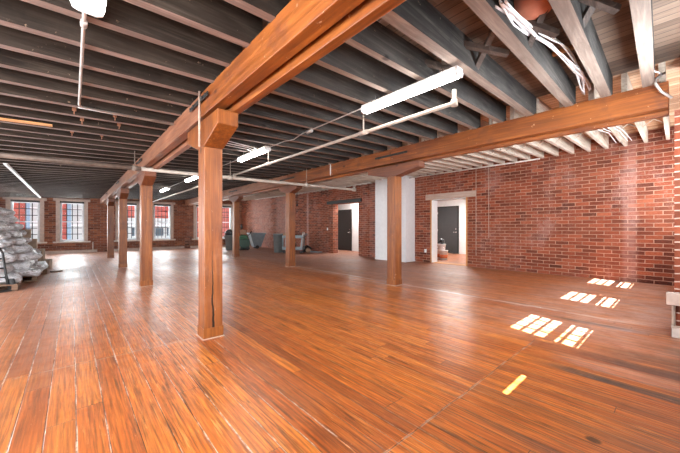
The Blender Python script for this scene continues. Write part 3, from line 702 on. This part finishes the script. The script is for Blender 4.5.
pipe('light_conduit', [(.06, 2.50, 2.60), (.06, 2.8, 2.585), (.06, 4.5, 2.585), (.09, 4.56, 2.585), (1.03, 4.56, 2.60)], .012, M['conduit'], 'thin bent conduit from the top left light to the left girder', 'conduit', fit=[((.06, 2.66, 2.585), (.06, 2.72, 2.585), .02)])
pipe('light_conduit', [(.05, 4.60, 2.585), (1.03, 4.60, 2.60)], .007, M['conduit'], 'second thin cable beside the bent conduit at upper left', 'conduit')
for k in range(3):
    pts = [(1.35+.02*k, 4.9+.12*k, 2.66), (1.9, 4.95+.1*k, 2.63-.01*k), (2.35, 5.0+.1*k, 2.62), (2.55, 5.2+.1*k, 2.65), (2.62, 5.6, 2.68)]
    pipe('looped_cable', pts, .006, M['cable'], 'white cable looping from the left girder to the second light', 'cable', 'looped cables left of the second light')
# cable bundle between the broad joists, threading the bridging
for k in range(7):
    o1, o2 = R.uniform(-.035, .035), R.uniform(-.03, .03)
    pts = []
    for t in range(15):
        x = 2.2 + 2.75*t/14; sag = .045*math.sin(t*1.1+k*.4)
        y = .80 + .05*math.sin(t*.45+.6) + o1 + .02*math.sin(t*.8+k)
        z = zj(x) + .12 + o2 + (-.10 if t < 3 else 0)*(3-t)/3 + sag*.5
        pts.append((x, y, z))
    pipe('loose_cable', pts, .008, M['cable'], 'white cable in the loose bundle between broad joists', 'cable', 'cable bundle between the broad joists')
for k in range(5):
    pts = [(5.6+.05*k, .72+.06*k, 2.93), (5.9, .8+.05*k, 2.90-.03*k), (6.6, .78+.04*k, 2.93-.02*k), (7.6, .72+.05*k, 2.99), (8.7, .7+.06*k, 3.02)]
    pipe('loose_cable', pts, .007, M['cable'], 'white cable sagging between the whitewashed joists by the brick wall', 'cable', 'cables under the right bay joists')
m_ = MB(); m_.lathe([(.0001, 0), (.10, .012), (.15, .04), (.165, .08), (.165, .12)], n=28); o = m_.build('ceiling_drum', M['terra']); o.location = (2.74, .80, zj(2.7)+.15)
tag(o, 'rounded terracotta-coloured drum up between joists at the top edge', 'drum')
# flexible conduit by the pier
pts = [(5.06, .14, zBt+.12), (4.95, .20, zBt+.04), (4.88, .2, zBt-.04), (4.93, .16, zBt-.12), (5.0, .08, zBt-.2)]
pipe('flexible_conduit', pts, .014, M['conduit'], 'grey flexible conduit bending over the girder at the brick pier', 'conduit', fit=[])
pipe('flexible_conduit', [(4.3, .20, zj(4.3)+.1), (4.5, .22, zj(4.5)+.02), (4.75, .17, zj(4.7)+.05), (5.0, .16, zj(5)+.1)], .008, M['cable'], 'white cable sagging beside the joist closest to the pier', 'cable')
# hanging cord in the far bay
pipe('hanging_cord', [(6.02, 9.12, 2.80), (6.02, 9.12, 2.05)], .008, M['black'], 'black cord hanging in the right bay beside the middle post', 'cord', fit=[((6.02, 9.12, 1.98), (6.02, 9.12, 2.06), .028, 'socket')])
# wall conduits on the brick
for y, lb in ((4.2, 'thin pale conduit down the brick wall closest to the nearer doorway'), (3.82, 'thin pale conduit down the brick wall, second right of the doorway')):
    pipe('wall_conduit', [(XW-.015, y, 3.0), (XW-.015, y, .35 if y > 4 else .9)], .008, M['timberhead'], lb, 'conduit')
pipe('downpipe', [(.78, YF-.06, .02), (.78, YF-.06, .50)], .03, M['casing'], 'short beige pipe rising from floor to sill on window wall', 'pipe')
# outlet
r = empty('wall_outlet', (XW, 5.98, .40), 'small white outlet plate on the brick beside the nearer doorway', 'outlet')
m_ = MB(); m_.box(-.012, 0, -.04, .04, -.06, .06); m_.build('cover_plate', M['housing'], r, bevel=.003)
m_ = MB(); m_.box(-.015, -.012, -.015, .015, .012, .04); m_.box(-.015, -.012, -.015, .015, -.04, -.012); m_.build('socket', M['offwhite'], r)
r = empty('wall_outlet', (9.44, 11.6, 1.15), 'small white switch plate left of the far doorway', 'outlet')
m_ = MB(); m_.box(-.012, 0, -.04, .04, -.06, .06); m_.build('cover_plate', M['housing'], r, bevel=.003)
r = empty('electrical_box', (4.985, .065, .36), 'beige electrical box on the side of the brick pier', 'electrical box')
m_ = MB(); m_.box(-.06, .03, -.05, .05, 0, .13); m_.build('enclosure', M['offwhite'], r, bevel=.012)
m_ = MB(); m_.box(-.075, -.06, -.055, .055, -.005, .135); m_.build('cover', M['casing'], r, bevel=.006)
m_ = MB(); m_.tube([(0.0, -.0, 0), (0.0, 0, -.12), (.012, 0, -.2), (.015, 0, -.25)], .016); m_.build('conduit', M['pipe'], r)
r2 = empty('electrical_box', (4.975, .03, 0), 'low beige box on the floor against the brick pier', 'electrical box')
m_ = MB(); m_.box(-.05, .04, -.05, .05, 0, .11); m_.build('enclosure', M['offwhite'], r2, bevel=.01)
m_ = MB(); m_.box(-.055, .045, -.055, .055, .11, .118); m_.build('lid', M['casing'], r2)
# rusty pipe brackets on joists of the left bay
for k, (x, y) in enumerate(((.02, 4.95), (.42, 4.95), (.0, 6.1), (.35, 6.1), (.1, 5.35), (.5, 5.35))):
    r = empty('pipe_hook', (x, y-.035, zj(x)+.03), 'little rusty hook nailed on a dark joist face at upper left', 'hook', 'rusty hooks on the left bay joists')
    m_ = MB(); m_.box(-.02, .02, -.004, .0, -.02, .03); m_.build('plate', M['rust'], r)
    m_ = MB(); m_.tube([(0, 0, 0), (0, -.03, -.01), (0, -.035, -.05), (0, -.01, -.06)], .005, 6); m_.build('hook', M['rust'], r)

# ------------------------------------------------------------------ bags on pallets at left
def make_pallet():
    r = empty('wooden_pallet', (0, 0, 0))
    for k in range(3):
        m_ = MB(); m_.box(-.5+.46*k, -.42+.46*k, -.6, .6, .02, .1); m_.build('stringer', M['pallet'], r)
    for k in range(7):
        m_ = MB(); y = -.6+.183*k; m_.box(-.5, .5, y, y+.1, .1, .12); m_.build('top_slat', M['pallet'], r)
    for k in range(3):
        m_ = MB(); y = -.6+.55*k; m_.box(-.5, .5, y, y+.1, 0, .02); m_.build('bottom_slat', M['pallet'], r)
    return r
pl = [(-1.02, 11.55, 'pallet under the bag pile at its end nearest the windows'), (-1.12, 10.3, 'pallet under the middle of the bag pile'), (-1.3, 9.05, 'pallet under the near end of the bag pile'), (-2.2, 11.5, 'pallet hidden at the back of the bag pile by the wall')]
p0 = make_pallet()
for k, (x, y, lb) in enumerate(pl):
    o = p0 if k == 0 else copy_tree(p0)
    o.location = (x, y, 0); o.rotation_euler.z = R.uniform(-.05, .05); tag(o, lb, 'pallet', 'pallets under the bags')
def bag_mesh(seed, a, b, c):
    bm = bmesh.new(); bmesh.ops.create_cube(bm, size=2); bmesh.ops.subdivide_edges(bm, edges=bm.edges, cuts=13, use_grid_fill=True)
    for v in bm.verts:
        p = v.co.copy(); n = (abs(p.x)**3.2 + abs(p.y)**3.2)**(1/3.2)
        q = Vector((p.x, p.y, p.z))
        d = max(abs(q.x), abs(q.y)); edge = max(0, 1-d)**.35
        q.z = p.z*(.25+.75*edge)
        if n > 1: q.x /= n**.6; q.y /= n**.6
        q = Vector((q.x*a, q.y*b, q.z*c))
        w = noise.noise(Vector((q.x*7, q.y*7, q.z*9+seed*5)))*.05 + (.5-abs(noise.noise(Vector((q.x*11+seed, q.y*9, q.z*12)))))*.03 + noise.noise(Vector((q.x*19+3, q.y*19, q.z*23+seed)))*.018
        r = Vector((q.x*.3, q.y*.3, q.z)).normalized() if q.length > 0 else Vector((0, 0, 1))
        q += r*w + Vector((noise.noise(q*5+Vector((seed, 0, 0))), noise.noise(q*5+Vector((0, seed, 0))), 0))*.03
        v.co = q
    for f in bm.faces: f.smooth = True
    me = bpy.data.meshes.new('stuffed_bag'); bm.to_mesh(me); bm.free(); return me
bags = [bag_mesh(s, .30, .42, .105) for s in range(5)]
for m_ in bags: m_.materials.append(M['bag'])
tan = [bag_mesh(s+9, .28, .38, .095) for s in range(2)]
for m_ in tan: m_.materials.append(M['tanbag'])
nb = 0
for lev in range(9):
    z = .215 + lev*.168
    xr = -.56 - .075*lev - (.04 if lev % 2 else 0)
    ylo, yhi = 8.75+lev*.12, 12.0-lev*.10
    y = ylo+.3
    while y < yhi:
        xx = xr - .30 + R.uniform(-.05, .05) - max(0, (9.9-y))*.30
        cols = 3 if lev > 5 else 2
        for cI in range(cols):
            x = xx - cI*.56
            if x < XL+.4: continue
            t_ = (cI == 0 and R.random() < .10) 
            me = R.choice(tan if t_ else bags)
            o = bpy.data.objects.new('tan_sack' if t_ else 'plastic_bag', me); COL.objects.link(o)
            o.location = (x, y, z+R.uniform(-.012, .012)); o.rotation_euler = (R.uniform(-.07, .07), R.uniform(-.03, .10), R.uniform(-.35, .35)+(PI/2 if R.random() < .25 else 0))
            o.scale = (R.uniform(.92, 1.1), R.uniform(.9, 1.1), R.uniform(.9, 1.12))
            if t_: tag(o, 'tan sack wedged among the shiny bags on the pallets', 'sack', 'tan sacks in the bag pile')
            else: tag(o, 'shiny silvery plastic bag in the pile on the pallets at left', 'bag', 'silvery bags piled on pallets')
            nb += 1
        y += .60
# tan flaps of carton at the back edge of the pile
for k, (x, y, z) in enumerate(((-.66, 12.35, .0), (-.80, 12.3, .30), (-.95, 12.3, .60), (-1.08, 12.28, .88))):
    m_ = MB(); m_.box(-.2, .2, -.14, .14, 0, .29); o = m_.build('cardboard_box', M['tanbag'], bevel=.01); o.location = (x, y, z+.0); o.rotation_euler.z = R.uniform(-.2, .2)
    tag(o, ['lowest tan carton behind the bag pile, on the floor', 'second tan carton up behind the bag pile', 'third tan carton up behind the bag pile', 'topmost tan carton behind the bag pile'][k], 'box', 'tan cartons behind the bag pile')
# black hand truck leaning at the near end
r = empty('hand_truck', (-1.12, 8.55, 0), 'black hand truck leaning on the near end of the bag pile', 'hand truck', rz=.35)
for s_ in (-1, 1):
    m_ = MB(); m_.tube([(s_*.2, -.05, .08), (s_*.2, .14, .42), (s_*.2, .26, .70), (s_*.17, .33, .80)], .02, 8); m_.build('rail', M['black'], r)
    m_ = MB(); m_.tube([(s_*.25-.03, -.02, .11), (s_*.25+.03, -.02, .11)], .11, 16); m_.build('wheel', M['rubber'], r)
for z, y in ((.25, .05), (.42, .14), (.6, .22), (.80, .33)):
    m_ = MB(); m_.tube([(-.2, y, z), (.2, y, z)], .014, 8); m_.build('crossbar', M['black'], r)
m_ = MB(); m_.box(-.2, .2, -.26, -.04, .01, .025); m_.build('toe_plate', M['blacksteel'], r)
m_ = MB(); m_.box(-.12, .12, -.05, .05, 0, .03); o = m_.build('wood_scrap', M['pallet']); o.location = (-.32, 11.35, 0); o.rotation_euler.z = .5; tag(o, 'small brown wood scrap on the floor beside the pallets', 'scrap')

# ------------------------------------------------------------------ far bins and carts
def bin_(loc, label, mat, r0=.2, r1=.25, h=.72, sq=False, rz=0, lid=False):
    t = empty('trash_can', loc, label, 'bin', rz=rz)
    m_ = MB()
    if sq:
        rings = []
        for (q, z) in ((r0, 0), (r1*.97, h*.93), (r1, h*.93), (r1, h), (r1*.93, h), (r0*.9, .05)):
            rings.append([m_.bm.verts.new((a*q, b*q, z)) for a, b in ((-1,-.8),(1,-.8),(1,.8),(-1,.8))])
        for A, B in zip(rings, rings[1:]):
            for k in range(4): m_.bm.faces.new((A[k], A[(k+1) % 4], B[(k+1) % 4], B[k]))
        m_.bm.faces.new(rings[0][::-1]); m_.bm.faces.new(rings[-1])
    else:
        m_.lathe([(r0, 0), (r1*.97, h*.93), (r1*1.05, h*.93), (r1*1.05, h), (r1*.94, h), (r0*.92, .04)])
    m_.build('bin_body', mat, t)
    for s_ in (-1, 1):
        m_ = MB(); m_.tube([(s_*r1*.99, -.05, h*.84), (s_*(r1+.045), -.04, h*.86), (s_*(r1+.045), .04, h*.86), (s_*r1*.99, .05, h*.84)], .012, 6); m_.build('handle', mat, t)
    return t
def lump(name, loc, rx, ry, rz_, mat, label, cat, seed=1):
    bm = bmesh.new(); bmesh.ops.create_icosphere(bm, subdivisions=4, radius=1)
    for v in bm.verts:
        n = noise.noise(v.co*2.2+Vector((seed, 0, 0)))*.22 + noise.noise(v.co*6+Vector((0, seed, 0)))*.09
        v.co *= 1+n; v.co = Vector((v.co.x*rx, v.co.y*ry, v.co.z*rz_))
    for f in bm.faces: f.smooth = True
    me = bpy.data.meshes.new(name); bm.to_mesh(me); bm.free(); me.materials.append(mat)
    o = bpy.data.objects.new(name, me); COL.objects.link(o); o.location = loc; return tag(o, label, cat)
bin_((6.45, 16.35, 0), 'grey bin overfilled with bags left of the far post', M['greybin'], .20, .27, .82)
lump('refuse_sack', (6.42, 16.35, .92), .22, .22, .20, M['blackbag'], 'black refuse sack bulging out of the far grey bin', 'refuse sack')
m_ = MB(); m_.prism([(-.12, 0), (.10, .02), (.14, .26), (-.06, .30)], -.01, .01, 'Y'); o = m_.build('paper_sheet', M['paper']); o.location = (6.62, 16.27, .93); o.rotation_euler.x = .2; tag(o, 'pale sheet sticking out of the far grey bin', 'paper')
lump('refuse_sack', (6.72, 15.95, .13), .20, .18, .14, M['tanbag'], 'small beige sack on the floor beside the far grey bin', 'sack', 4)
# green machine (floor scrubber)
t = empty('floor_scrubber', (7.05, 15.95, 0), 'green floor machine with dark lower body behind the far post', 'floor machine', rz=-.5)
m_ = MB(); m_.prism([(-.32, .10), (.30, .10), (.34, .35), (.28, .60), (-.22, .60), (-.34, .4)], -.22, .22, 'Y'); m_.build('lower_body', M['darkgreen'], t, bevel=.03)
m_ = MB(); m_.prism([(-.26, .60), (.26, .60), (.20, .80), (-.12, .84)], -.20, .20, 'Y'); m_.build('upper_tank', M['green'], t, bevel=.03)
m_ = MB(); m_.lathe([(.26, .02), (.28, .06), (.26, .14)], (-.12, 0, 0), 20); m_.build('brush_deck', M['rubber'], t)
for s_ in (-1, 1):
    m_ = MB(); m_.tube([(.22, s_*.2, .1), (.22, s_*.25, .1)], .1, 16); m_.build('wheel', M['rubber'], t)
m_ = MB(); m_.tube([(.25, -.18, .78), (.42, -.18, 1.0), (.42, .18, 1.0), (.25, .18, .78)], .018, 8); m_.build('handle', M['black'], t)
m_ = MB(); m_.box(-.16, .16, -.14, .14, 0, .26); o = m_.build('cardboard_box', M['card'], bevel=.004); o.location = (7.03, 15.95, .85); o.rotation_euler.z = -.4; tag(o, 'brown cardboard box on top of the green floor machine', 'box')
lump('spray_bottle', (6.95, 15.98, 1.26), .06, .06, .15, M['black'], 'black upright object on the box above the floor machine', 'bottle', 3)
# tilt truck hopper
t = empty('tilt_truck', (8.1, 16.6, 0), 'blue-grey tapered hopper bin against the far brick wall', 'hopper', rz=-.15)
m_ = MB()
rings = []
for (xa, xb, w, z) in ((-.18, .22, .25, .10), (-.42, .46, .33, .86), (-.46, .50, .37, .88), (-.46, .50, .37, .92), (-.40, .44, .31, .92), (-.16, .2, .22, .16)):
    rings.append([m_.bm.verts.new(q) for q in ((xa, -w, z), (xb, -w, z), (xb, w, z), (xa, w, z))])
for A, B in zip(rings, rings[1:]):
    for k in range(4): m_.bm.faces.new((A[k], A[(k+1) % 4], B[(k+1) % 4], B[k]))
m_.bm.faces.new(rings[0][::-1]); m_.bm.faces.new(rings[-1]); m_.build('hopper_body', M['bluebin'], t)
for s_ in (-1, 1):
    m_ = MB(); m_.tube([(.0, s_*.2, .1), (.0, s_*.26, .1)], .1, 16); m_.build('wheel', M['rubber'], t)
# round bin, utility cart
bin_((7.62, 13.2, 0), 'grey round bin standing left of the utility cart', M['greybin'], .21, .25, .92)
t = empty('utility_cart', (8.02, 12.45, 0), 'blue-grey two-shelf utility cart behind the middle post', 'cart', rz=-.85)
for z, nm in ((.16, 'lower_shelf'), (.72, 'upper_shelf')):
    m_ = MB(); m_.box(-.5, .5, -.26, .26, z, z+.03)
    for a in ((-.5, .5, -.26, -.24), (-.5, .5, .24, .26), (-.5, -.48, -.24, .24), (.48, .5, -.24, .24)): m_.box(*a, z+.03, z+.12)
    m_.build(nm, M['bluebin'], t, bevel=.006)
for sx in (-1, 1):
    for sy in (-1, 1):
        m_ = MB(); m_.box(sx*.46-.02, sx*.46+.02, sy*.22-.02, sy*.22+.02, .19, .72); m_.build('corner_post', M['bluebin'], t)
        m_ = MB(); m_.tube([(sx*.42, sy*.2-.02, .06), (sx*.42, sy*.2+.02, .06)], .06, 14); m_.box(sx*.42-.02, sx*.42+.02, sy*.2-.03, sy*.2+.03, .06, .16); m_.build('caster', M['rubber'], t)
m_ = MB(); m_.tube([(.5, -.2, .80), (.62, -.2, .92), (.62, .2, .92), (.5, .2, .80)], .016, 8); m_.build('push_handle', M['bluebin'], t)
lump('refuse_sack', (7.95, 12.55, .40), .26, .22, .20, M['blackbag'], 'black sack on the lower shelf of the utility cart', 'refuse sack', 6)
m_ = MB(); m_.box(-.18, .18, -.14, .14, 0, .20); o = m_.build('cardboard_box', M['card'], bevel=.004); o.location = (7.84, 12.72, .76); o.rotation_euler.z = -.7; tag(o, 'brown cardboard box on the upper shelf of the utility cart', 'box')
t = empty('paper_roll', (8.26, 12.12, .27), 'white roll standing upright at the right end of the cart', 'roll')
m_ = MB(); m_.tube([(0, 0, 0), (.03, -.03, .45), (.10, -.02, .72)], .055, 14); m_.build('roll_body', M['paper'], t)
m_ = MB(); m_.tube([(.10, -.02, .72), (.11, -.02, .74)], .03, 10); m_.build('core', M['card'], t)
lump('refuse_sack', (8.78, 12.45, .17), .24, .20, .17, M['blackbag'], 'lumpy dark bundle on the floor right of the cart', 'bundle', 8)
lump('hose_bundle', (8.62, 12.1, .12), .12, .12, .11, M['card'], 'small brown bundle between the cart and the dark bundle', 'bundle', 5)
m_ = MB(); m_.box(-.30, .30, -.07, .07, 0, .05); o = m_.build('board_offcut', M['bluebin']); o.location = (9.0, 11.95, 0); o.rotation_euler.z = -1.2; tag(o, 'low grey board lying at the foot of the brick wall', 'board')
m_ = MB(); m_.box(-.22, .22, -.05, .05, 0, .05); o = m_.build('board_offcut', M['paper']); o.location = (9.02, 12.6, 0); o.rotation_euler.z = -1.4; tag(o, 'pale board offcut lying behind the low grey board', 'board')
# buckets in the side room
def bucket(loc, label, col, h=.36):
    t = empty('plastic_bucket', loc, label, 'bucket')
    m_ = MB(); m_.lathe([(.125, 0), (.15, h-.03), (.158, h-.03), (.158, h), (.142, h), (.118, .02)]); m_.build('pail', M['white'], t)
    m_ = MB(); m_.lathe([(.133, .07), (.1445, .2)], n=24); m_.build('label_band', col, t)
    m_ = MB(); m_.tube([(.155*math.cos(a), -.01, h-.04+ .155*math.sin(a)*.9) for a in [PI*k/10 for k in range(11)]], .004, 6); m_.build('bail_handle', M['chrome'], t)
bucket((10.5, 5.97, 0), 'nearer white bucket with orange band inside the lit side room', M['orange'])
bucket((10.75, 6.26, 0), 'white bucket with orange band behind the nearer one', M['orange'])
bucket((10.62, 6.12, .37), 'white bucket stacked on the floor buckets in the side room', M['white'], .22)
lump('tool_bag', (10.62, 6.12, .68), .10, .10, .11, M['blackbag'], 'black bag on top of the stacked bucket in the side room', 'bag', 2)

# ------------------------------------------------------------------ outside
m_ = MB(); m_.box(-30, 40, YF+.4, 60, -3.3, -3.2); m_.build('ground', M['street'], kind='structure')
t = empty('street_building', (0, 27, -3.2), 'salmon brick building with pale glazed bays across the street', 'building')
m_ = MB(); m_.box(-16, 24, 0, 6, 0, 14); m_.build('brick_front', M['redfacade'], t)
for (a, b, z0, z1) in ((-1.96, -1.1, 0, 12), (-.05, 1.6, 0, 12), (2.4, 7.0, 0, 5.15)):
    m_ = MB(); m_.box(a, b, -.12, 0, z0, z1); m_.build('pale_bay', M['palefacade'], t)
    m_ = MB(); m_.box(a-.2, a, -.2, 0, z0, z1); m_.build('pilaster', M['bluefacade'], t)
    n = max(1, round((b-a)/.75)); w = (b-a)/n
    for ix in range(n):
        for iz in range(4):
            z = 2.75+1.05*iz
            if z+.6 > z1 or (iz and not (a > 2 and iz == 1)): continue
            m_ = MB(); m_.box(a+w*ix+.12, a+w*(ix+1)-.12, -.15, -.12, z, z+.6); m_.build('window', M['facadeglass'], t)
    for iz in range(5):
        if 2.45+1.05*iz+.08 < z1:
            m_ = MB(); m_.box(a, b, -.19, -.12, 2.45+1.05*iz, 2.53+1.05*iz); m_.build('ledge', M['white'], t)

m_ = MB(); m_.box(-14, 20, -.47, YF+.35, 3.40, 21); m_.box(-14, -3.32, -.47, YF+.3, -3.2, 3.4); m_.box(15.25, 20, -.47, YF+.3, -3.2, 3.4); m_.box(9.85, 15.25, -.47, 2.9, -3.2, 3.4); m_.box(9.85, 15.25, 13.4, YF+.3, -3.2, 3.4); m_.build('roof', M['redfacade'], kind='structure')   # unseen storeys and neighbours, added to keep the sun off the street front

# ------------------------------------------------------------------ light
def area(name, loc, rot, sx, sy, power, col=(1, 1, 1)):
    l = bpy.data.lights.new(name, 'AREA'); l.shape = 'RECTANGLE'; l.size = sx; l.size_y = sy; l.energy = power; l.color = col
    o = bpy.data.objects.new(name, l); COL.objects.link(o); o.location = loc; o.rotation_euler = rot; return o
W = bpy.data.worlds.new('sky'); S.world = W; W.use_nodes = True
bg = W.node_tree.nodes['Background']; bg.inputs[0].default_value = (.80, .90, 1.0, 1); bg.inputs[1].default_value = 6.0
sun = bpy.data.lights.new('sun', 'SUN'); sun.energy = 60; sun.angle = .006; sun.color = (.88, .94, 1)
so = bpy.data.objects.new('sun', sun); COL.objects.link(so)
so.rotation_euler = Vector((.28, 1.0, -1.35)).to_track_quat('-Z', 'Y').to_euler(); so.location = (0, -5, 10)
# added fill lamps standing in for daylight at the near and left windows
for i, (a, b, c, d) in enumerate(BW):
    if d-c > .5: area('window_daylight_fill', ((a+b)/2, YN+.03, (c+d)/2), (PI/2, 0, 0), b-a, d-c, 150 if a < 0 else (100 if a < 5 else 50), (.92, .96, 1))
for y in (1.4, 4.6, 7.8, 14.5): area('window_daylight_fill', (XL-.05, y+.65, 1.5), (0, -PI/2, 0), 1.7, 1.25, 130, (.92, .96, 1))
for (a, b) in WIN: area('window_daylight_fill', ((a+b)/2, YF+.28, 1.5), (-PI/2, 0, 0), b-a, 1.8, 85, (.93, .97, 1))
area('side_room_lamp', (11.6, 6.1, 2.7), (0, 0, 0), 1.2, 1.2, 110, (1, .97, .93))
area('hall_lamp', (10.3, 10.6, 2.7), (0, 0, 0), .8, .8, 60, (1, .97, .93))

# ------------------------------------------------------------------ camera
cam = bpy.data.cameras.new('camera'); cam.sensor_width = 36; cam.lens = 303/680*36; cam.shift_y = 1.5/680; cam.clip_start = .05; cam.clip_end = 200
co = bpy.data.objects.new('camera', cam); COL.objects.link(co); co.location = (0, 0, 1.2)
co.rotation_euler = (PI/2, 0, -math.atan(268/303)); S.camera = co
vs = S.view_settings; vs.view_transform = 'Standard'; vs.look = 'None'; vs.exposure = .55; vs.gamma = 1; vs.use_curve_mapping = False
S.cycles.max_bounces = 8; S.cycles.diffuse_bounces = 5; S.cycles.glossy_bounces = 4; S.cycles.transparent_max_bounces = 12
S.cycles.caustics_reflective = False; S.cycles.caustics_refractive = False; S.cycles.sample_clamp_indirect = 6
